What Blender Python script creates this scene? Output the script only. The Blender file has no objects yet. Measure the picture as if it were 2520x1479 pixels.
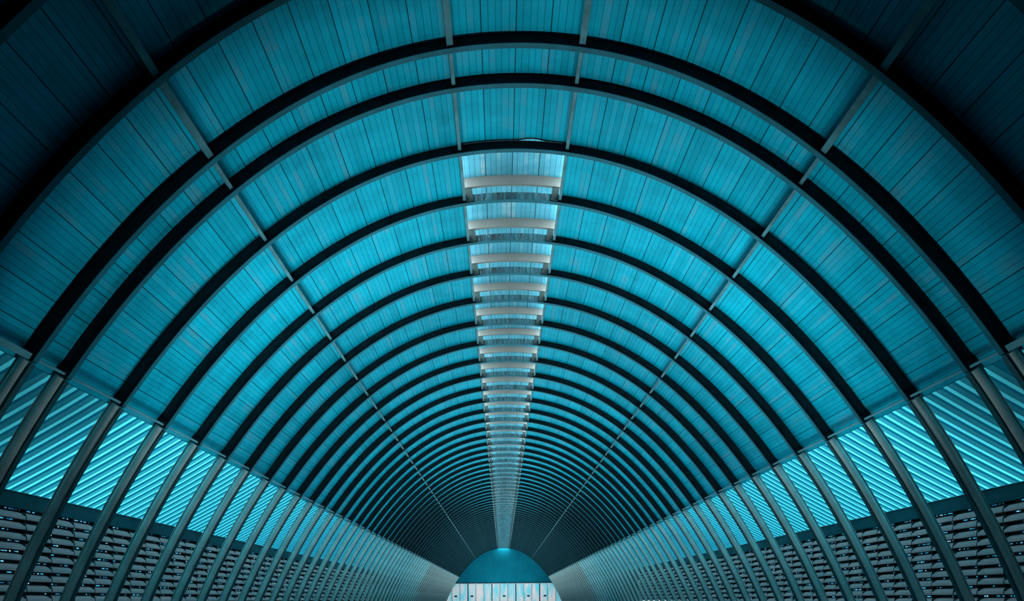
import bpy, bmesh, math, random
import numpy as np

random.seed(7)
sc = bpy.context.scene
col = sc.collection
K = 15.75 / 1661.0          # metres per profile unit
EYE = 1.5
F_PX = 1661.0

# ------------------------------------------------------------------ materials
def lin(c):
    c = c / 255.0
    return c / 12.92 if c <= 0.04045 else ((c + 0.055) / 1.055) ** 2.4

def new_mat(name):
    m = bpy.data.materials.new(name)
    m.use_nodes = True
    nt = m.node_tree
    nt.nodes.clear()
    return m, nt

class N:
    """tiny node helper"""
    def __init__(s, nt): s.nt = nt
    def add(s, t, **kw):
        n = s.nt.nodes.new(t)
        for k, v in kw.items(): setattr(n, k, v)
        return n
    def link(s, a, b): s.nt.links.new(a, b)
    def put(s, sock, v):
        if hasattr(v, 'is_output') or isinstance(v, bpy.types.NodeSocket): s.link(v, sock)
        else: sock.default_value = v
    def math(s, op, a, b=0.0, c=None, clamp=False):
        n = s.add('ShaderNodeMath', operation=op, use_clamp=clamp)
        s.put(n.inputs[0], a); s.put(n.inputs[1], b)
        if c is not None: s.put(n.inputs[2], c)
        return n.outputs[0]
    def mix(s, f, a, b, mode='MIX'):
        n = s.add('ShaderNodeMix', data_type='RGBA', blend_type=mode)
        s.put(n.inputs[0], f); s.put(n.inputs[6], a); s.put(n.inputs[7], b)
        return n.outputs[2]
    def ramp(s, f, a, b):
        n = s.add('ShaderNodeMapRange', clamp=True)
        s.put(n.inputs[0], f); n.inputs[1].default_value = a; n.inputs[2].default_value = b
        return n.outputs[0]
    def noise(s, vec, scale, detail=3.0, rough=0.55):
        n = s.add('ShaderNodeTexNoise')
        if vec is not None: s.put(n.inputs['Vector'], vec)
        n.inputs['Scale'].default_value = scale
        n.inputs['Detail'].default_value = detail
        n.inputs['Roughness'].default_value = rough
        return n.outputs[0]
    def vec(s, x, y, z):
        n = s.add('ShaderNodeCombineXYZ')
        s.put(n.inputs[0], x); s.put(n.inputs[1], y); s.put(n.inputs[2], z)
        return n.outputs[0]

def paint(name, rgb, rough=0.5, spec=0.3, metal=0.0, var=0.25, scale=3.0):
    m, nt = new_mat(name); h = N(nt)
    b = h.add('ShaderNodeBsdfPrincipled'); o = h.add('ShaderNodeOutputMaterial')
    tc = h.add('ShaderNodeTexCoord')
    n = h.noise(tc.outputs['Object'], scale, 5.0, 0.6)
    f = h.ramp(n, 0.3, 0.7)
    a = tuple(c * (1 - var) for c in rgb) + (1,)
    c = tuple(min(1, c * (1 + var * 0.6)) for c in rgb) + (1,)
    h.link(h.mix(f, a, c), b.inputs['Base Color'])
    b.inputs['Roughness'].default_value = rough
    b.inputs['Metallic'].default_value = metal
    b.inputs['Specular IOR Level'].default_value = spec
    h.link(b.outputs[0], o.inputs[0])
    return m

def roof_material(name, base, warm, light_amount=0.10, contrast=0.42):
    """long painted metal planks: five planks to a sheet, a wide joint between sheets"""
    m, nt = new_mat(name); h = N(nt)
    b = h.add('ShaderNodeBsdfPrincipled'); o = h.add('ShaderNodeOutputMaterial')
    uv = h.add('ShaderNodeUVMap'); sp = h.add('ShaderNodeSeparateXYZ')
    h.link(uv.outputs[0], sp.inputs[0])
    oi = h.add('ShaderNodeObjectInfo')
    rnd = oi.outputs['Random']
    u, v = sp.outputs[0], sp.outputs[1]
    t = h.math('DIVIDE', u, 0.640)
    wob = h.math('MULTIPLY', h.math('SINE', h.math('MULTIPLY', t, 11.3)), 0.012)
    t5 = h.math('MULTIPLY', h.math('ADD', t, wob), 5.0)
    fr = h.math('FRACT', t); fr5 = h.math('FRACT', t5)
    ed = h.math('MINIMUM', fr, h.math('SUBTRACT', 1.0, fr))
    ed5 = h.math('MINIMUM', fr5, h.math('SUBTRACT', 1.0, fr5))
    bold = h.math('SUBTRACT', 1.0, h.ramp(ed, 0.009, 0.018))
    thin = h.math('SUBTRACT', 1.0, h.ramp(ed5, 0.018, 0.045))
    seam = h.math('MAXIMUM', h.math('MULTIPLY', bold, 0.9), h.math('MULTIPLY', thin, 0.72))
    r100 = h.math('MULTIPLY', rnd, 97.0)
    def white(a, bb):
        w = h.add('ShaderNodeTexWhiteNoise', noise_dimensions='2D')
        h.link(h.vec(a, bb, 0.0), w.inputs['Vector']); return w.outputs[0]
    pl = white(h.math('FLOOR', t5), h.math('FLOOR', h.math('MULTIPLY', r100, 3.0)))
    sh = white(h.math('FLOOR', t), h.math('ADD', h.math('FLOOR', r100), 0.5))
    streak = h.noise(h.vec(h.math('MULTIPLY', u, 38.0), h.math('MULTIPLY', v, 0.35), r100), 1.0, 4.0, 0.65)
    stain = h.noise(h.vec(h.math('MULTIPLY', u, 1.1), h.math('MULTIPLY', v, 1.6), r100), 1.0, 6.0, 0.62)
    k = h.math('ADD', 1.0 - contrast * 0.5, h.math('MULTIPLY', pl, contrast * 0.45))
    k = h.math('ADD', k, h.math('MULTIPLY', sh, contrast * 0.40))
    k = h.math('ADD', k, h.math('MULTIPLY', h.math('SUBTRACT', streak, 0.5), 0.35))
    k = h.math('ADD', k, h.math('MULTIPLY', h.math('SUBTRACT', stain, 0.5), 0.75))
    k = h.math('MULTIPLY', k, h.math('SUBTRACT', 1.0, seam))
    base_n = h.add('ShaderNodeRGB'); base_n.outputs[0].default_value = tuple(base) + (1,)
    warm_n = h.add('ShaderNodeRGB'); warm_n.outputs[0].default_value = tuple(warm) + (1,)
    wf = h.math('MULTIPLY', h.ramp(pl, 0.72, 0.9), h.ramp(stain, 0.42, 0.62))
    c = h.mix(h.math('MULTIPLY', wf, 0.75), base_n.outputs[0], warm_n.outputs[0])
    lite = h.math('MULTIPLY', h.ramp(streak, 0.66, 0.74), light_amount)
    c = h.mix(lite, c, (0.05, 0.55, 0.65, 1))
    c = h.mix(1.0, c, h.vec(k, k, k), 'MULTIPLY')
    h.link(c, b.inputs['Base Color'])
    b.inputs['Roughness'].default_value = 0.55
    b.inputs['Specular IOR Level'].default_value = 0.08
    bp = h.add('ShaderNodeBump'); bp.inputs['Strength'].default_value = 0.35
    bp.inputs['Distance'].default_value = 0.01
    h.link(h.math('SUBTRACT', 1.0, seam), bp.inputs['Height'])
    h.link(bp.outputs[0], b.inputs['Normal'])
    h.link(b.outputs[0], o.inputs[0])
    return m

def sheet_material(name, crest, pan):
    """translucent corrugated plastic: clear crests between tinted pans, flank shading put into the colour (attribute 'crest')"""
    m, nt = new_mat(name); h = N(nt)
    o = h.add('ShaderNodeOutputMaterial')
    at = h.add('ShaderNodeAttribute', attribute_name='crest')
    uv = h.add('ShaderNodeUVMap'); oi = h.add('ShaderNodeObjectInfo')
    sp = h.add('ShaderNodeSeparateXYZ'); h.link(uv.outputs[0], sp.inputs[0])
    st = h.noise(h.vec(h.math('MULTIPLY', sp.outputs[0], 9.0), h.math('MULTIPLY', sp.outputs[1], 0.5),
                       h.math('MULTIPLY', oi.outputs['Random'], 50.0)), 1.0, 3.0)
    k = h.math('ADD', 0.72, h.math('MULTIPLY', st, 0.56))
    c = h.mix(at.outputs['Fac'], tuple(pan) + (1,), tuple(crest) + (1,))
    c = h.mix(1.0, c, h.vec(k, k, k), 'MULTIPLY')
    tr = h.add('ShaderNodeBsdfTranslucent'); df = h.add('ShaderNodeBsdfDiffuse')
    gl = h.add('ShaderNodeBsdfGlossy'); gl.inputs['Roughness'].default_value = 0.35
    h.link(c, tr.inputs[0])
    df.inputs[0].default_value = (0.003, 0.075, 0.115, 1)
    a = h.add('ShaderNodeAddShader'); h.link(tr.outputs[0], a.inputs[0]); h.link(df.outputs[0], a.inputs[1])
    mx = h.add('ShaderNodeMixShader'); mx.inputs[0].default_value = 0.008
    h.link(a.outputs[0], mx.inputs[1]); h.link(gl.outputs[0], mx.inputs[2])
    h.link(mx.outputs[0], o.inputs[0])
    return m

def translucent(name, rgb, tint=None, var=0.3, sx=1.2, sy=0.25):
    m, nt = new_mat(name); h = N(nt)
    o = h.add('ShaderNodeOutputMaterial'); tc = h.add('ShaderNodeTexCoord')
    sp = h.add('ShaderNodeSeparateXYZ'); h.link(tc.outputs['Object'], sp.inputs[0])
    oi = h.add('ShaderNodeObjectInfo')
    n = h.noise(h.vec(h.math('MULTIPLY', sp.outputs[0], sx), h.math('MULTIPLY', oi.outputs['Random'], 60.0),
                      h.math('MULTIPLY', sp.outputs[2], sy)), 1.0, 4.0, 0.6)
    tint = tint or rgb
    c = h.mix(h.ramp(n, 0.42, 0.62), tuple(rgb) + (1,), tuple(tint) + (1,))
    tr = h.add('ShaderNodeBsdfTranslucent'); df = h.add('ShaderNodeBsdfDiffuse')
    h.link(c, tr.inputs[0]); h.link(c, df.inputs[0])
    mx = h.add('ShaderNodeMixShader'); mx.inputs[0].default_value = 0.25
    h.link(tr.outputs[0], mx.inputs[1]); h.link(df.outputs[0], mx.inputs[2])
    h.link(mx.outputs[0], o.inputs[0])
    return m

def slot_material():
    """sky glints painted into a translucent sheet: blue tints with near-white flecks"""
    m, nt = new_mat('painted_sky_glints'); h = N(nt)
    o = h.add('ShaderNodeOutputMaterial'); tc = h.add('ShaderNodeTexCoord')
    sp = h.add('ShaderNodeSeparateXYZ'); h.link(tc.outputs['Object'], sp.inputs[0])
    oi = h.add('ShaderNodeObjectInfo')
    def f(a, b):
        return h.noise(h.vec(h.math('MULTIPLY', oi.outputs['Random'], 60.0), h.math('MULTIPLY', sp.outputs[1], a), h.math('MULTIPLY', sp.outputs[2], b)), 1.0, 2.0, 0.5)
    c = h.mix(h.ramp(f(3.0, 4.0), 0.42, 0.60), (0.04, 0.13, 0.185, 1), (0.09, 0.28, 0.36, 1))
    c = h.mix(h.ramp(f(17.0, 6.0), 0.62, 0.68), c, (0.6, 0.6, 0.6, 1))
    tr = h.add('ShaderNodeBsdfTranslucent'); h.link(c, tr.inputs[0]); h.link(tr.outputs[0], o.inputs[0])
    return m

def lit_stained_plate_material():
    m, nt = new_mat('lit_streaked_plate'); h = N(nt)
    b = h.add('ShaderNodeBsdfPrincipled'); o = h.add('ShaderNodeOutputMaterial')
    tc = h.add('ShaderNodeTexCoord'); sp = h.add('ShaderNodeSeparateXYZ'); h.link(tc.outputs['Object'], sp.inputs[0])
    oi = h.add('ShaderNodeObjectInfo')
    r = h.math('MULTIPLY', oi.outputs['Random'], 40.0)
    d = h.noise(h.vec(h.math('MULTIPLY', sp.outputs[0], 45.0), r, h.math('MULTIPLY', sp.outputs[2], 5.0)), 1.0, 4.0, 0.7)
    e = h.noise(h.vec(h.math('MULTIPLY', sp.outputs[0], 14.0), r, h.math('MULTIPLY', sp.outputs[2], 1.5)), 1.0, 3.0, 0.6)
    c = h.mix(h.ramp(e, 0.35, 0.65), (0.008, 0.025, 0.032, 1), (0.02, 0.15, 0.19, 1))  # streaked teal, brighter than the web: skylight falling there is put into the colour
    c = h.mix(h.ramp(d, 0.63, 0.70), c, (0.55, 0.75, 0.78, 1))
    h.link(c, b.inputs['Base Color']); b.inputs['Roughness'].default_value = 0.7
    h.link(b.outputs[0], o.inputs[0])
    return m

def ribbed_wall_material():
    m, nt = new_mat('ribbed_teal_cladding'); h = N(nt)
    b = h.add('ShaderNodeBsdfPrincipled'); o = h.add('ShaderNodeOutputMaterial')
    tc = h.add('ShaderNodeTexCoord'); sp = h.add('ShaderNodeSeparateXYZ'); h.link(tc.outputs['Object'], sp.inputs[0])
    n = h.noise(h.vec(h.math('MULTIPLY', sp.outputs[0], 0.6), 0.0, h.math('MULTIPLY', sp.outputs[2], 0.3)), 1.0, 3.0)
    c = h.mix(h.ramp(n, 0.3, 0.7), (0.001, 0.12, 0.17, 1), (0.002, 0.16, 0.22, 1))
    h.link(c, b.inputs['Base Color']); b.inputs['Roughness'].default_value = 0.6; b.inputs['Specular IOR Level'].default_value = 0.05
    h.link(b.outputs[0], o.inputs[0])
    return m

M = {}
M['roof'] = roof_material('teal_roof_planks', (0.001, 0.35, 0.48), (0.06, 0.25, 0.33))
M['roof_pale'] = roof_material('pale_blue_roof_planks', (0.075, 0.30, 0.39), (0.22, 0.33, 0.36), 0.35, 0.35)
M['outer'] = paint('galvanised_outer_sheet', (0.62, 0.66, 0.68), 0.6)
M['web'] = paint('near_black_steel', (0.009, 0.024, 0.030), 0.7, 0.15, 0, 0.5)  # near-black throughout, much darker than the flanges and columns
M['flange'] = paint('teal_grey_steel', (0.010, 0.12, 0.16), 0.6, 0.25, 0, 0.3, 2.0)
M['column'] = paint('grey_painted_steel', (0.48, 0.54, 0.53), 0.45, 0.4, 0, 0.22, 1.5)
M['lip'] = paint('dark_teal_steel', (0.02, 0.075, 0.09), 0.6, 0.2)
M['purlin'] = paint('grey_purlin_steel', (0.075, 0.21, 0.245), 0.5, 0.3, 0, 0.35, 2.5)
M['eave'] = paint('pale_eave_steel', (0.11, 0.29, 0.34), 0.5, 0.3, 0, 0.25, 2.0)
M['sheet'] = sheet_material('corrugated_translucent_sheet', (0.014, 0.122, 0.143), (0.0, 0.0125, 0.021))
M['edge'] = paint('dark_teal_beam_paint', (0.012, 0.085, 0.105), 0.6, 0.2, 0, 0.35, 0.8)
M['edge_lip'] = paint('lit_beam_lip', (0.45, 0.38, 0.36), 0.6)  # pale pinkish: the lit top line of the beam put into its colour
M['blade'] = paint('grey_louvre_metal', (0.70, 0.40, 0.39), 0.5, 0.3, 0, 0.18, 1.2)
M['mullion'] = paint('dark_mullion_steel', (0.012, 0.014, 0.018), 0.6, 0.2)
M['beige'] = paint('cream_beam_paint', (0.20, 0.205, 0.19), 0.6, 0.2, 0, 0.12, 1.5)
M['bracket'] = paint('dull_bronze_bracket', (0.03, 0.055, 0.055), 0.6, 0.2)
M['plate'] = lit_stained_plate_material()
M['slot'] = slot_material()
M['door'] = translucent('white_door_board', (0.365, 0.33, 0.33), (0.155, 0.32, 0.35))
M['endwall'] = ribbed_wall_material()
M['dark'] = paint('black_steel_frame', (0.012, 0.022, 0.026), 0.6, 0.2)
M['concrete'] = paint('grey_concrete', (0.30, 0.33, 0.34), 0.8, 0.2, 0, 0.2, 0.5)
M['gravel'] = paint('pale_yard_ground', (0.34, 0.36, 0.36), 0.9, 0.1, 0, 0.2, 0.3)
M['masonry'] = paint('dark_rendered_wall', (0.05, 0.055, 0.06), 0.8, 0.1)

# ------------------------------------------------------------------ vault profile
PC = (-560.2857594, -204.82320236, 147.40738898, -55.79024519)
def prof(x):
    q = x / 1000.0
    return 1107.6 + PC[0] * q**2 + PC[1] * q**4 + PC[2] * q**6 + PC[3] * q**8
def dprof(x):
    q = x / 1000.0
    return (2 * PC[0] * q + 4 * PC[1] * q**3 + 6 * PC[2] * q**5 + 8 * PC[3] * q**7) / 1000.0
def nrm(x):
    d = dprof(x); l = math.hypot(d, 1.0)
    return (-d / l, 1.0 / l)
def depth(x):
    return 24.0 + 9.0 * min(1.0, abs(x) / 720.0) ** 2
def pt(x, r):
    """profile point at abscissa x, r units out from the soffit -> metres (X, Z)"""
    n = nrm(x)
    return ((x + n[0] * r) * K, (prof(x) + n[1] * r) * K + EYE)
XE = 968.0                                   # eave
def xs_between(a, b, n):
    """abscissae evenly spaced by arc length"""
    t = np.linspace(a, b, 600)
    y = np.array([prof(q) for q in t])
    s = np.concatenate([[0], np.cumsum(np.hypot(np.diff(t), np.diff(y)))])
    return [float(q) for q in np.interp(np.linspace(0, s[-1], n + 1), s, t)]
_T = np.linspace(0, 1300, 1301)
_S = np.concatenate([[0], np.cumsum(np.hypot(np.diff(_T), np.diff([prof(q) for q in _T])))])
def arc(x):
    return math.copysign(float(np.interp(abs(x), _T, _S)), x) * K

# ------------------------------------------------------------------ mesh builder
class MB:
    def __init__(s): s.v, s.f, s.uv, s.a, s.mi = [], [], {}, [], []
    def vert(s, x, y, z, uv=None, a=0.0):
        s.v.append((x, y, z)); s.a.append(a)
        if uv is not None: s.uv[len(s.v) - 1] = uv
        return len(s.v) - 1
    def face(s, idx, mi=0): s.f.append(idx); s.mi.append(mi)
    def box(s, x0, x1, y0, y1, z0, z1):
        b = [s.vert(x, y, z) for z in (z0, z1) for y in (y0, y1) for x in (x0, x1)]
        for f in ((0, 2, 3, 1), (4, 5, 7, 6), (0, 1, 5, 4), (2, 6, 7, 3), (0, 4, 6, 2), (1, 3, 7, 5)):
            s.face([b[i] for i in f])
    def sweep_arch(s, xs, section, uv=False):
        """closed section [(r, y)] swept over abscissae; r may be a function of x"""
        rings = []
        for x in xs:
            ring = []
            for (r, y) in section:
                rr = r(x) if callable(r) else r
                X, Z = pt(x, rr)
                ring.append(s.vert(X, y, Z, (arc(x), y) if uv else None))
            rings.append(ring)
        n = len(section)
        for a, b in zip(rings, rings[1:]):
            for i in range(n):
                j = (i + 1) % n
                s.face([a[i], b[i], b[j], a[j]])
        s.face(list(reversed(rings[0]))); s.face(rings[-1])
    def sweep_xz(s, path, y0, y1):
        """closed outline in XZ extruded along Y"""
        a = [s.vert(x, y0, z) for x, z in path]; b = [s.vert(x, y1, z) for x, z in path]
        n = len(path)
        for i in range(n):
            j = (i + 1) % n
            s.face([a[i], a[j], b[j], b[i]])
        s.face(list(reversed(a))); s.face(b)
    def mesh(s, name, mats, smooth=False):
        me = bpy.data.meshes.new(name)
        me.from_pydata(s.v, [], s.f)
        for m in (mats if isinstance(mats, (list, tuple)) else [mats]): me.materials.append(m)
        me.polygons.foreach_set('material_index', s.mi)
        if smooth: me.polygons.foreach_set('use_smooth', [True] * len(me.polygons))
        if s.uv:
            ul = me.uv_layers.new(name='UVMap')
            for lp in me.loops: ul.data[lp.index].uv = s.uv.get(lp.vertex_index, (0, 0))
        if any(s.a):
            at = me.attributes.new('crest', 'FLOAT', 'POINT'); at.data.foreach_set('value', s.a)
        bm = bmesh.new(); bm.from_mesh(me); bmesh.ops.recalc_face_normals(bm, faces=bm.faces); bm.to_mesh(me); bm.free()
        me.update()
        if smooth: me.set_sharp_from_angle(angle=math.radians(35))
        return me

def put(name, me, parent=None, loc=(0, 0, 0)):
    o = bpy.data.objects.new(name, me); col.objects.link(o)
    o.location = loc
    if parent is not None: o.parent = parent
    return o
def empty(name, loc=(0, 0, 0)):
    o = bpy.data.objects.new(name, None); col.objects.link(o); o.location = loc
    o.empty_display_size = 0.2
    return o
def tag(o, label, cat, group=None, kind=None):
    o['label'] = label; o['category'] = cat
    if group: o['group'] = group
    if kind: o['kind'] = kind
    return o
def structure(name, me, loc=(0, 0, 0), label=None):
    o = put(name, me, None, loc); o['kind'] = 'structure'
    if label: o['label'] = label
    return o
def copy_tree(o, parent=None):
    c = o.copy(); col.objects.link(c); c.parent = parent
    for ch in list(o.children): copy_tree(ch, c)
    return c

ONES = ['', 'first', 'second', 'third', 'fourth', 'fifth', 'sixth', 'seventh', 'eighth', 'ninth', 'tenth', 'eleventh',
        'twelfth', 'thirteenth', 'fourteenth', 'fifteenth', 'sixteenth', 'seventeenth', 'eighteenth', 'nineteenth']
def ordinal(n):
    if n < 20: return ONES[n]
    t = {2: ('twentieth', 'twenty'), 3: ('thirtieth', 'thirty'), 4: ('fortieth', 'forty')}[n // 10]
    return t[0] if n % 10 == 0 else t[1] + '-' + ONES[n % 10]
FAR = 26                                     # past this bay the repeats cannot be told apart

# ------------------------------------------------------------------ stations along the hall
Y0 = 15.75
NB = 62                                      # bays under the ridge skylight
ribs = [(-4, 8.75), (-3, 10.75), (-2, 12.75), (-1, 13.75)] + [(i, Y0 + 2.0 * i) for i in range(NB + 1)]
YEND = Y0 + 2.0 * NB
bays = []                                    # (index, y, length)
for (i, y), (_, y2) in zip(ribs, ribs[1:]): bays.append((i, y, y2 - y))
def bay_words(i):
    if i >= 0:
        return None if i > FAR else f'in the {ordinal(i + 1)} bay under the ridge skylight'
    return {-1: 'in the wide bay just before the ridge skylight', -2: 'in the narrow half bay',
            -3: 'in the dim bay before the narrow half bay', -4: 'in the near black bay across the top corners'}[i]

# ------------------------------------------------------------------ arch ribs
xs = xs_between(-XE, XE, 96)
def arch_meshes():
    out = {}
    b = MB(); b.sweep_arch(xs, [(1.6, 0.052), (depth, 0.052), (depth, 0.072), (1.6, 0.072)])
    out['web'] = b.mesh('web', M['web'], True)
    b = MB(); b.sweep_arch(xs, [(0.0, 0.0), (1.5, 0.0), (1.5, 0.124), (0.0, 0.124)])
    out['flange'] = b.mesh('flange', M['flange'], True)
    for sgn in (-1, 1):
        cx = xs_between(XE + 3, 1299, 26)
        b = MB(); sec = []
        for k in range(16):
            a = 2 * math.pi * k / 16
            sec.append((16.5 + 12.6 * math.cos(a), 0.062 + 0.105 * math.sin(a)))
        b.sweep_arch([sgn * q for q in cx], sec)
        out['column%d' % sgn] = b.mesh('column', M['column'], True)
        b = MB(); b.sweep_arch([sgn * q for q in cx], [(0.0, 0.0), (1.5, 0.0), (1.5, 0.124), (0.0, 0.124)])
        out['lip%d' % sgn] = b.mesh('inner_flange', M['lip'], True)
        b = MB(); b.sweep_arch([sgn * q for q in cx], [(31.3, 0.01), (32.8, 0.01), (32.8, 0.114), (31.3, 0.114)])
        out['back%d' % sgn] = b.mesh('outer_flange', M['column'], True)
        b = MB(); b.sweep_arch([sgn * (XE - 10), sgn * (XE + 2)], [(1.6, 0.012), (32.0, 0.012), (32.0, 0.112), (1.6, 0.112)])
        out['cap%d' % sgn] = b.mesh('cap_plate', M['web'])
    return out
AM = arch_meshes()
def make_rib():
    t = empty('arch_rib')
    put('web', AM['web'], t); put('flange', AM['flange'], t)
    for s in (-1, 1):
        c = put('column', AM['column%d' % s], t)
        put('inner_flange', AM['lip%d' % s], c); put('outer_flange', AM['back%d' % s], c)
        put('cap_plate', AM['cap%d' % s], t)
    return t
proto = make_rib()
for n, (i, y) in enumerate(ribs):
    r = proto if n == 0 else copy_tree(proto)
    r.location = (0, y, 0)
    lab = {-4: 'blackened arch rib nearest the viewer, cutting across the top corners',
           -3: 'dark arch rib in front of the dim bay, second nearest the viewer',
           -2: 'dark arch rib on the near side of the narrow half bay',
           -1: 'dark arch rib on the far side of the narrow half bay',
           0: 'dark arch rib where the bright ridge skylight begins'}.get(i)
    if lab is None:
        lab = (f'dark arch rib with grey columns, {ordinal(i)} beyond where the ridge skylight begins' if i <= FAR
               else 'thin dark arch rib in the crowded far run before the end wall')
    tag(r, lab, 'arch', 'arch ribs along the vault')

# ------------------------------------------------------------------ roof lining (setting)
def ceiling_mesh(name, xa, xb, n, length, bump=False):
    b = MB(); T = 3.0
    cx = xs_between(xa, xb, n)
    ys = [0.0, length * 0.5, length] if not bump else [0.0, length - 0.5, length - 0.30, length - 0.12, length]
    lo, hi = [], []
    for x in cx:
        a, c = [], []
        for k, y in enumerate(ys):
            r = depth(x) + 0.4
            if bump and 14 < x < 76:
                r += 4.0 * math.sin(math.pi * (x - 14) / 62) * {3: 0.55, 4: 1.0, 2: 0.15}.get(k, 0.0)
            X, Z = pt(x, r); a.append(b.vert(X, y, Z, (arc(x), y)))
            X, Z = pt(x, r + T); c.append(b.vert(X, y, Z, (arc(x), y)))
        lo.append(a); hi.append(c)
    m = len(ys)
    for p in range(len(cx) - 1):
        for k in range(m - 1):
            b.face([lo[p][k], lo[p][k + 1], lo[p + 1][k + 1], lo[p + 1][k]], 0)
            b.face([hi[p][k], hi[p + 1][k], hi[p + 1][k + 1], hi[p][k + 1]], 1)
        b.face([lo[p][0], lo[p + 1][0], hi[p + 1][0], hi[p][0]], 0)
        b.face([lo[p][-1], hi[p][-1], hi[p + 1][-1], lo[p + 1][-1]], 0)
    for k in range(m - 1):
        b.face([lo[0][k], hi[0][k], hi[0][k + 1], lo[0][k + 1]], 0)
        b.face([lo[-1][k], lo[-1][k + 1], hi[-1][k + 1], hi[-1][k]], 0)
    return b.mesh(name, [M['roof'], M['outer']], False)
RIDGE = 133.0
structure('ceiling', ceiling_mesh('ceiling', -XE - 8, XE + 8, 96, 16.75), (0, -8.0, 0), 'dark roof lining over and behind the viewer')
structure('ceiling', ceiling_mesh('ceiling', -XE - 8, XE + 8, 96, 2.0), (0, 8.75, 0), 'near black plank roof lining in the top corners')
structure('ceiling', ceiling_mesh('ceiling', -XE - 8, XE + 8, 96, 2.0), (0, 10.75, 0), 'dim plank roof lining before the narrow half bay')
structure('ceiling', ceiling_mesh('ceiling', -XE - 8, XE + 8, 96, 1.0), (0, 12.75, 0), 'plank roof lining of the narrow half bay')
structure('ceiling', ceiling_mesh('ceiling', -XE - 8, XE + 8, 144, 2.0, True), (0, 13.75, 0), 'plank roof lining of the bay before the ridge skylight')
CL = ceiling_mesh('ceiling', -XE - 8, -RIDGE, 44, 2.0); CR = ceiling_mesh('ceiling', RIDGE, XE + 8, 44, 2.0)
for i in range(NB):
    structure('ceiling', CL, (0, Y0 + 2 * i, 0)); structure('ceiling', CR, (0, Y0 + 2 * i, 0))

CE = [ceiling_mesh('ceiling', a, c, 44, 1.32) for a, c in ((-XE - 8, -RIDGE), (RIDGE, XE + 8))]
for me in CE: structure('ceiling', me, (0, YEND, 0))
# ------------------------------------------------------------------ purlins
def purlin_mesh(name, x, length, w, r0, r1, mat):
    """a channel of width w (units) hung under the lining at abscissa x"""
    b = MB(); y0, y1 = 0.074, length + 0.050
    q = w / 2
    sec = [(-q, r0), (q, r0), (q, r1), (q - 1.2, r1), (q - 1.2, r0 + 1.3), (-q + 1.2, r0 + 1.3), (-q + 1.2, r1), (-q, r1)]
    n = nrm(x); tx, tz = n[1], -n[0]
    px, pz = x, prof(x)
    path = [((px + n[0] * r + tx * d) * K, (pz + n[1] * r + tz * d) * K + EYE) for d, r in sec]
    b.sweep_xz(path, y0, y1)
    return b.mesh(name, mat)
PX = 606.0
lines = [('roof_purlin', -PX, 'purlin', 'left roof purlin'), ('roof_purlin', PX, 'purlin', 'right roof purlin'),
         ('ridge_purlin', -RIDGE + 2, 'purlin', 'left ridge purlin'), ('ridge_purlin', RIDGE - 2, 'purlin', 'right ridge purlin'),]
for nm, x, cat, words_ in lines:
    cache = {}
    ridge = nm == 'ridge_purlin'
    for i, y, L in bays:
        big = i <= -3
        key = (L, big)
        if key not in cache:
            r1 = depth(x) - 0.3
            cache[key] = purlin_mesh(nm, x, L, 13.0 if big else 8.0, 8.0 if not big else 6.0, r1, M['purlin'])
        o = put(nm, cache[key], None, (0, y, 0))
        bw = bay_words(i)
        lab = (f'{words_} {bw}' if bw else f'short bright {words_} dash in the crowded far bays')
        tag(o, lab, 'purlin', words_ + 's')

# eave beams
for s, side in ((-1, 'left'), (1, 'right')):
    cache = {}
    for i, y, L in bays:
        big = i <= -3
        key = (L, big)
        if key not in cache:
            x = s * (XE - 3)
            b = MB(); n = nrm(x); tx, tz = n[1], -n[0]
            def P(d, r): return ((x + n[0] * r + tx * d) * K, (prof(x) + n[1] * r + tz * d) * K + EYE)
            h = 7.0 if big else 3.0
            w = 8.0
            path = [P(-h, 8), P(h, 8), P(h, 8 + w), P(h - 1.2, 8 + w), P(h - 1.2, 9.5), P(-h + 1.2, 9.5), P(-h + 1.2, 8 + w), P(-h, 8 + w)]
            b.sweep_xz(path, 0.126 if False else 0.078, L - 0.004)
            bar = b.mesh('eave_beam', M['eave'])
            g = MB(); sx = 1
            for k in range(4):                      # hanger clips back to the lining
                yy = 0.25 + (L - 0.5) * k / 3.0
                q0, q1 = P(0, 8 + w * 0.5), P(-2, 31)
                d = 0.015
                g.sweep_xz([(q0[0] - d, q0[1]), (q0[0] + d, q0[1]), (q1[0] + d, q1[1]), (q1[0] - d, q1[1])], yy, yy + 0.03)
            cache[key] = (bar, g.mesh('hanger_clip', M['lip']))
        t = put('eave_beam', cache[key][0], None, (0, y, 0))
        bw = bay_words(i)
        lab = (f'{side} eave beam along the roof edge {bw}' if bw else f'{side} eave beam dash in the crowded far bays')
        tag(t, lab, 'beam', f'{side} eave beams')

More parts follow.
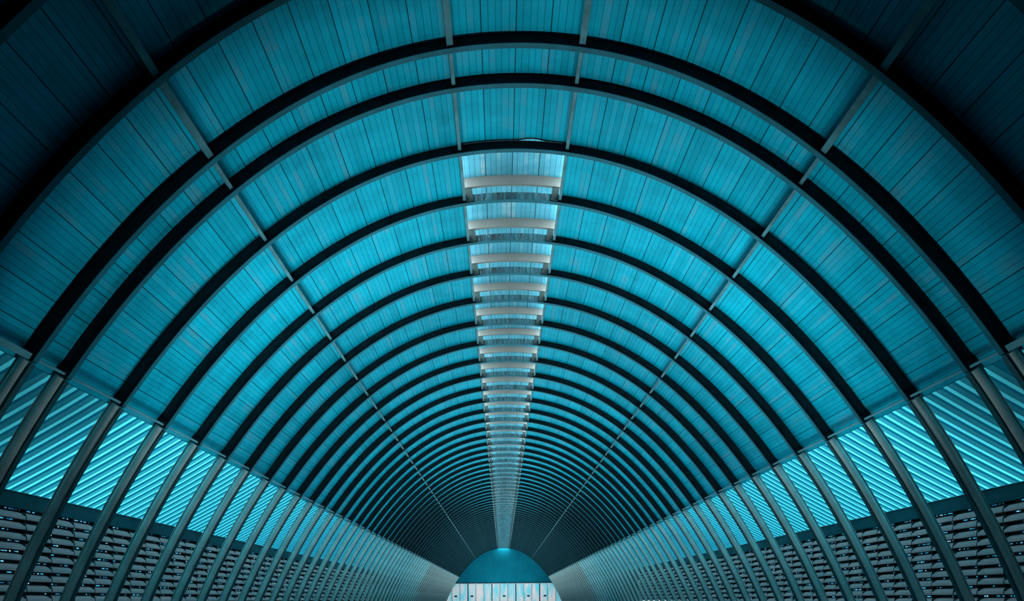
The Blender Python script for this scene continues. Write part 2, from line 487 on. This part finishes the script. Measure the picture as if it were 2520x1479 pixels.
# ------------------------------------------------------------------ ridge skylight lanterns
LB = 131.0
def arc_plate(xa, xb, n, r0, r1, y0, y1, name, mat, uv=False):
    b = MB(); b.sweep_arch(xs_between(xa, xb, n), [(r0, y0), (r1, y0), (r1, y1), (r0, y1)], uv)
    return b.mesh(name, mat, False)
LM = {}
LM['roof_panel'] = arc_plate(-139, 139, 20, 65.0, 67.5, 0.0, 2.0, 'roof_panel', M['roof_pale'], True)
LM['beam'] = arc_plate(-LB, LB, 18, 39.0, 64.6, 1.94, 2.02, 'curved_beam', M['beige'])
LM['plate'] = arc_plate(-105, 105, 18, 2.2, 23.0, 2.038, 2.046, 'lit_stained_plate', M['plate'])
for s in (-1, 1):
    b = MB()
    cx = sorted([s * 106.0, s * (LB)], key=abs)
    n0, n1 = cx[0], s * 126.0
    lo0, lo1 = pt(n0 * 1.0, 3.0), pt(n1, 3.0)
    hi0, hi1 = pt(n0 * 1.012, 38.6), pt(n1, 38.6)
    b.sweep_xz([lo0, lo1, hi1, hi0], 1.96, 2.01)
    LM['bracket%d' % s] = b.mesh('end_bracket', M['bracket'])
lp = empty('ridge_lantern')
put('roof_panel', LM['roof_panel'], lp); put('curved_beam', LM['beam'], lp); put('lit_stained_plate', LM['plate'], lp)
for s in (-1, 1):
    put('end_bracket', LM['bracket%d' % s], lp)
for i in range(NB):
    t = lp if i == 0 else copy_tree(lp)
    t.location = (0, Y0 + 2 * i, 0)
    lab = ('raised ridge skylight with a cream curved beam, ' + (f'{ordinal(i + 1)} from the near end' if i <= FAR else 'in the crowded far run')
           if i else 'largest raised ridge skylight, at the near end of the bright strip')
    tag(t, lab, 'skylight', 'ridge skylights')
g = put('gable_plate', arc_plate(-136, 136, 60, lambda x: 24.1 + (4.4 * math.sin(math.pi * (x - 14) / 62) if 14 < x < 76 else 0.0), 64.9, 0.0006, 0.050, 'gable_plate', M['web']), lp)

# ------------------------------------------------------------------ lean-to sheets outside the columns
SX0, SZ0 = 997.0, 508.0
SX1 = 1370.0
def sheet_z(x):
    t = (x - SX0) / (1362.0 - SX0)
    return SZ0 - (508.0 - 305.6) * (t + 0.09 * t * (1 - t))
def sheet_mesh(s, length):
    b = MB(); p = 0.4
    nx = 10
    pts = []
    k = 0
    # profile along Y: pan, flank, crest, flank
    y = 0.0; prof_y = []
    n = int(round(length / p))
    for q in range(n):
        y0 = q * p
        prof_y += [(y0 + 0.0, 0.0, 0), (y0 + 0.18, 0.0, 0), (y0 + 0.21, 1, 1), (y0 + 0.37, 1, 1)]
    prof_y.append((length, 0.0, 0))
    rows = []
    for j in range(nx + 1):
        x = SX0 + (SX1 - SX0) * j / nx
        rows.append((x, sheet_z(x)))
    # separate quads per strip so the crest value stays crisp
    for (ya, ha, ca), (yb, hb, cb) in zip(prof_y, prof_y[1:]):
        c = 1.0 if (ca and cb) else (0.2 if not (ca or cb) else 0.0)  # flanks get the lowest value, painting in their shading
        prev = None
        for j, (x, z) in enumerate(rows):
            va = b.vert(s * x * K, ya, z * K + EYE + 0.045 * ha, (ya, j / nx * 4), c)
            vb = b.vert(s * x * K, yb, z * K + EYE + 0.045 * hb, (yb, j / nx * 4), c)
            if prev: b.face([prev[0], prev[1], vb, va])
            prev = (va, vb)
    return b.mesh('lean_to_sheet', M['sheet'])
NS = 34                                       # bays whose lean-to sheets show between the columns
for s, side in ((-1, 'left'), (1, 'right')):
    cache = {}
    for i, y, L in bays:
        if i > NS: break
        if L not in cache: cache[L] = sheet_mesh(s, L)
        o = put('lean_to_sheet', cache[L], None, (0, y, 0))
        bw = bay_words(i)
        lab = f'corrugated sheet of the {side} lean-to roof ' + (bw if bw else 'among the far columns')
        tag(o, lab, 'roof sheet', f'{side} lean-to sheets')

# ------------------------------------------------------------------ outer walls: edge beam, louvres, plinth
WX = 1362.0
for s, side in ((-1, 'left'), (1, 'right')):
    yA, yB = 6.0, Y0 + 2 * (NS + 1)
    b = MB(); x0, x1 = s * WX * K, s * (WX + 14) * K
    b.box(min(x0, x1), max(x0, x1), yA, yB, 259.5 * K + EYE, 303.0 * K + EYE)
    t = put('edge_beam', b.mesh('edge_beam', M['edge']))
    tag(t, f'long dark teal beam between the {side} lean-to sheets and the louvres', 'beam')
    b = MB(); x0, x1 = s * (WX - 2.5) * K, s * (WX + 12) * K
    b.box(min(x0, x1), max(x0, x1), yA, yB, 303.2 * K + EYE, 304.8 * K + EYE)
    put('top_lip', b.mesh('top_lip', M['edge_lip']), t)

PITCH = 0.272
ROWS = 10
ZT = 259.4 * K + EYE
def blade_mesh(s):
    b = MB(); T = 0.007
    c = [(0.030, 0.0), (0.0, 0.014), (0.0, 0.06), (0.005, 0.10), (0.018, 0.138), (0.045, 0.168), (0.08, 0.182), (0.11, 0.186)]
    o = [(x + T, z + T * 0.3) for x, z in reversed(c)]
    loop = [(s * x, z) for x, z in c + o]
    b.sweep_xz(loop, 0.020, 0.980)
    return b.mesh('blade', M['blade'], True)
def mullion_mesh(s, count):
    b = MB()
    for k in range(1, count + 1):
        y = k * 1.0
        x0, x1 = s * 0.03, s * 0.16
        b.box(min(x0, x1), max(x0, x1), y - 0.016, y + 0.016, ZT - PITCH * ROWS - 0.02, ZT)
        for r in range(ROWS):                 # dark triangular gusset at each blade end
            z = ZT - PITCH * (r + 1)
            tri = [(y - 0.018, z + 0.02), (y - 0.018, z + 0.19), (y - 0.16, z + 0.19)]
            a = [b.vert(s * 0.012 - s * 0.006, yy, zz) for yy, zz in tri]
            c = [b.vert(s * 0.012 + s * 0.10, yy, zz) for yy, zz in tri]
            b.face(a); b.face(c[::-1])
            for q in range(3): b.face([a[q], c[q], c[(q + 1) % 3], a[(q + 1) % 3]])
    return b.mesh('mullion', M['mullion'])
def backing_meshes(s, seed):
    """added dark sheet blocking light between the blades, slotted over a painted glint sheet"""
    rr = random.Random(seed)
    b = MB()
    xa, xb = sorted((s * 0.165, s * 0.180))
    zlow = ZT - PITCH * ROWS
    bands = []
    for r in range(ROWS):
        z = ZT - PITCH * (r + 1)
        c = z + 0.232 + 0.175 * max(0.0, (z - EYE)) / 12.5
        bands.append((c - 0.014, c + 0.014))
    bands.sort()
    z = zlow
    for lo, hi in bands:
        b.box(xa, xb, 0.001, 1.999, z, lo)
        y = 0.001
        while y < 1.999:
            y2 = min(1.999, y + rr.choice((rr.uniform(0.03, 0.12), rr.uniform(0.3, 0.8))))
            b.box(xa, xb, y, y2, lo, hi)
            y = min(1.999, y2 + rr.uniform(0.05, 0.26))
        z = hi
    b.box(xa, xb, 0.001, 1.999, z, ZT + 0.2)
    p = MB(); xa, xb = sorted((s * 0.184, s * 0.188)); p.box(xa, xb, 0.001, 1.999, zlow, ZT + 0.2)
    return b.mesh('added_backing', M['mullion']), p.mesh('glint_sheet', M['slot'])
NL = 24
rnd = random.Random(3)
for s, side in ((-1, 'left'), (1, 'right')):
    bm_ = blade_mesh(s); mm = mullion_mesh(s, 2)
    backs = [backing_meshes(s, 40 + q) for q in range(4)]
    merged = None
    for k in range(-3, NL + 1):
        y = Y0 + 0.10 + 2.0 * k
        t = empty('louvre_panel', (s * WX * K, y, 0))
        put('mullion', mm, t)
        bk, pn = backs[rnd.randrange(4)]
        put('added_backing', bk, t); put('glint_sheet', pn, t)
        if k <= 7:
            for c in range(2):
                for r in range(ROWS):
                    o = put('blade', bm_, t, (0, c * 1.0, ZT - PITCH * (r + 1)))
                    o.rotation_euler = (rnd.uniform(-0.006, 0.006), s * rnd.uniform(-0.03, 0.03), 0)
        else:
            if merged is None:
                b = MB()
                src = bm_
                for c in range(2):
                    for r in range(ROWS):
                        base = len(b.v)
                        for v in src.vertices: b.vert(v.co.x, v.co.y + c, v.co.z + ZT - PITCH * (r + 1))
                        for p in src.polygons: b.face([base + q for q in p.vertices])
                merged = b.mesh('louvre_slat', M['blade'], True)
            put('louvre_slat', merged, t)
        if k < -1: w = {-3: 'nearest the viewer', -2: 'second nearest the viewer'}[k]
        else: w = {-1: 'in the wide bay just before the ridge skylight'}.get(k, f'in the {ordinal(k + 1)} bay under the ridge skylight')
        tag(t, f'grey louvre panel, {side} outer wall, {w}', 'louvre', f'{side} wall louvre panels')

yfar0 = Y0 + 0.10 + 2.0 * (NL + 1)
for s, side in ((-1, 'left'), (1, 'right')):
    b = MB(); x0, x1 = s * (WX + 2) * K, s * (WX + 16) * K
    zl = ZT - PITCH * ROWS - 0.04
    b.box(min(x0, x1), max(x0, x1), -8.0, YEND + 2.5, 0.0, zl)                 # plinth under the louvres
    b.box(min(x0, x1), max(x0, x1), yfar0 + 0.04, YEND + 2.5, zl, 259.0 * K + EYE)
    b.box(min(s * (WX + 15) * K, s * (WX + 20) * K), max(s * (WX + 15) * K, s * (WX + 20) * K), yB - 0.2, YEND + 2.5, 250 * K + EYE, 314.0 * K + EYE)                 # solid far run
    b.box(min(x0, x1), max(x0, x1), -8.0, 9.8, zl, 300 * K + EYE)              # solid run beside the viewer
    structure('wall_%s' % side, b.mesh('wall', M['masonry']))
    b = MB()
    def lean(yA, yB):
        path = []
        for j in range(7):
            x = SX0 + (SX1 - SX0) * j / 6; path.append((s * x * K, sheet_z(x) * K + EYE))
        path += [(x, z + 0.03) for x, z in reversed(path)]
        b.sweep_xz(path, yA, yB)
    lean(-8.0, 8.75)
    lean(Y0 + 2 * (NS + 1) , YEND + 2.5)
    structure('ceiling', b.mesh('ceiling', M['edge']))

# ------------------------------------------------------------------ end wall, doors, floor, back wall
YW = YEND + 1.2
DOORTOP = 359.0 * K + EYE
b = MB()
step = 0.20
cols = []
x = -1300.0 * K
xr = np.arange(-11.0, 11.0 + 1e-6, step)
top = []
for k, xv in enumerate(xr):
    u = min(abs(xv) / K, 1288.0)
    top.append(max(prof(u) * K + EYE + 0.75, DOORTOP + 0.05))
for k in range(len(xr) - 1):
    y = YW + (0.0 if k % 2 == 0 else 0.035)
    a = [b.vert(xr[k], y, DOORTOP), b.vert(xr[k + 1], y, DOORTOP), b.vert(xr[k + 1], y, top[k + 1]), b.vert(xr[k], y, top[k])]
    b.face(a)
    y2 = YW + 0.06
    c = [b.vert(xr[k], y2, DOORTOP), b.vert(xr[k + 1], y2, DOORTOP), b.vert(xr[k + 1], y2, top[k + 1]), b.vert(xr[k], y2, top[k])]
    b.face(c[::-1])
    for q in range(4): b.face([a[q], a[(q + 1) % 4], c[(q + 1) % 4], c[q]])
structure('wall_end', b.mesh('wall_end', M['endwall']), (0, 0, 0), 'ribbed teal gable wall at the far end of the hall')
b = MB(); b.box(-13, 13, YW - 0.10, YW + 0.1, DOORTOP - 0.12, DOORTOP - 0.002)
structure('trim_1', b.mesh('trim', M['dark']), (0, 0, 0), 'dark lintel above the white far doors')

def door_mesh(k, w):
    b = MB(); b.box(k * w + 0.03, (k + 1) * w - 0.03, 0.0, 0.04, 0.02, DOORTOP - 0.121)
    return b.mesh('board', M['door'])
W3 = 5.0 / 3
boards = [door_mesh(k, W3) for k in range(3)]
b = MB()
for xx in (0.046, 4.954): b.box(xx - 0.045, xx + 0.045, -0.04, 0.06, 0.0, DOORTOP - 0.13)
for xx in (W3, 2 * W3): b.box(xx - 0.032, xx + 0.032, -0.01, 0.05, 0.0, DOORTOP - 0.13)
frame_me = b.mesh('door_frame', M['dark'])
b = MB(); b.box(-0.28, 0.28, -0.03, 0.0, -0.17, 0.17); vent_me = b.mesh('vent_hatch', M['dark'])
names = ['white folding door at the far left, cut off by the columns', 'white folding door left of the middle one',
         'middle white folding door below the teal gable', 'white folding door right of the middle one',
         'white folding door at the far right, cut off by the columns']
vents = [-10.05, -6.66, 0.07, 5.13, 8.58]
for k in range(5):
    x0 = -12.5 + 5.0 * k
    t = empty('folding_door', (x0, YW, 0))
    for me in boards: put('board', me, t)
    put('door_frame', frame_me, t)
    put('vent_hatch', vent_me, t, (vents[k] - x0, -0.002, 2.12))
    tag(t, names[k], 'door', 'white doors at the far end', 'thing')

b = MB(); b.box(-13.4, 13.4, -8.0, YEND + 3.0, -0.2, 0.0); structure('floor', b.mesh('floor', M['concrete']))
b = MB(); b.box(-80, 80, -40, YEND + 80.0, -0.5, -0.22); structure('ground', b.mesh('ground', M['gravel']))
b = MB(); b.box(-13.4, 13.4, -8.3, -8.0, 0, 12.6); structure('wall_back', b.mesh('wall_back', M['masonry']))

# unseen slabs outside, added to shade the first lean-to bays
for s in (-1, 1):
    b = MB(); b.box(min(s * 9.3, s * 24), max(s * 9.3, s * 24), -8.0, 17.2, 7.25, 7.4)
    structure('roof', b.mesh('roof', M['masonry']))
# ------------------------------------------------------------------ light
w = bpy.data.worlds.new('World'); sc.world = w; w.use_nodes = True
bg = w.node_tree.nodes['Background']
bg.inputs[0].default_value = (0.80, 0.95, 1.0, 1); bg.inputs[1].default_value = 15.0

def area(name, loc, rot, sx, sy, power, color):
    l = bpy.data.lights.new(name, 'AREA'); l.shape = 'RECTANGLE'; l.size = sx; l.size_y = sy
    l.energy = power; l.color = color
    o = bpy.data.objects.new(name, l); col.objects.link(o); o.location = loc; o.rotation_euler = rot
    return o
# added fill lights on the unseen floor, standing in for bounced daylight
def fill_row(y, tilt, spread, width, power):
    """one row of added fill lights across the floor; tilt > 0 leans back towards the viewer (degrees)"""
    f = area('added_fill_light', (0, y, 0.25), (math.radians(180 + tilt), 0, 0), width, 1.2, power, (0.66, 0.95, 1.0))
    f.data.spread = math.radians(spread)
def side_floods(y, tilt, spread, power):
    """pairs of floodlight rows near the two column lines"""
    for q in (-1, 1):
        f = area('added_fill_light', (q * 6.3, y, 0.25), (math.radians(180 + tilt), 0, 0), 4.6, 1.2, power, (0.66, 0.95, 1.0))
        f.data.spread = math.radians(spread)
fill_row(17.0, -30, 120, 14.0, 290.0)
side_floods(16.0, -8, 64, 70.0)
side_floods(20.0, 6, 62, 62.0); fill_row(20.0, 6, 62, 12.0, 40.0)
side_floods(24.0, 14, 66, 48.0); fill_row(24.0, 14, 66, 12.0, 34.0)
side_floods(29.0, 22, 76, 34.0); fill_row(29.0, 22, 76, 12.0, 52.0)
for k in range(18):
    y = 35.0 + 6.0 * k
    fill_row(y, 26, 96, 18.0, 220.0 if k < 6 else 300.0)
for k in range(20):
    fill_row(23.0 + 6.0 * k, -24, 140, 13.0, (165.0 if k < 2 else 230.0) if k < 8 else 450.0)
# first fill row behind an unseen blocker, added to keep the nearest bays dark
b = MB(); b.box(-12.2, 12.2, 12.25, 12.4, 0.0, 1.38); structure('light_blocker', b.mesh('light_blocker', M['concrete']))
f = area('added_fill_light', (0, 12.55, 0.1), (math.radians(180), 0, 0), 17.0, 0.22, 200.0, (0.66, 0.95, 1.0))
f.data.spread = math.radians(84)

# ------------------------------------------------------------------ camera
cd = bpy.data.cameras.new('camera'); cam = bpy.data.objects.new('camera', cd); col.objects.link(cam)
cd.sensor_fit = 'HORIZONTAL'; cd.sensor_width = 36.0; cd.lens = 36.0 * F_PX / 2520.0
cd.shift_x = 24.0 / 2520.0; cd.shift_y = 734.5 / 2520.0
cd.clip_start = 0.05; cd.clip_end = 500
cam.location = (-36.5 * K, 0.0, EYE); cam.rotation_euler = (math.pi / 2, 0.008, 0)
sc.camera = cam

vs = sc.view_settings
vs.view_transform = 'Standard'; vs.look = 'None'; vs.gamma = 1.0; vs.exposure = 0.0
sc.display_settings.display_device = 'sRGB'
sc.cycles.max_bounces = 6; sc.cycles.diffuse_bounces = 3; sc.cycles.transmission_bounces = 4
sc.cycles.adaptive_threshold = 0.02
sc.cycles.use_denoising = True
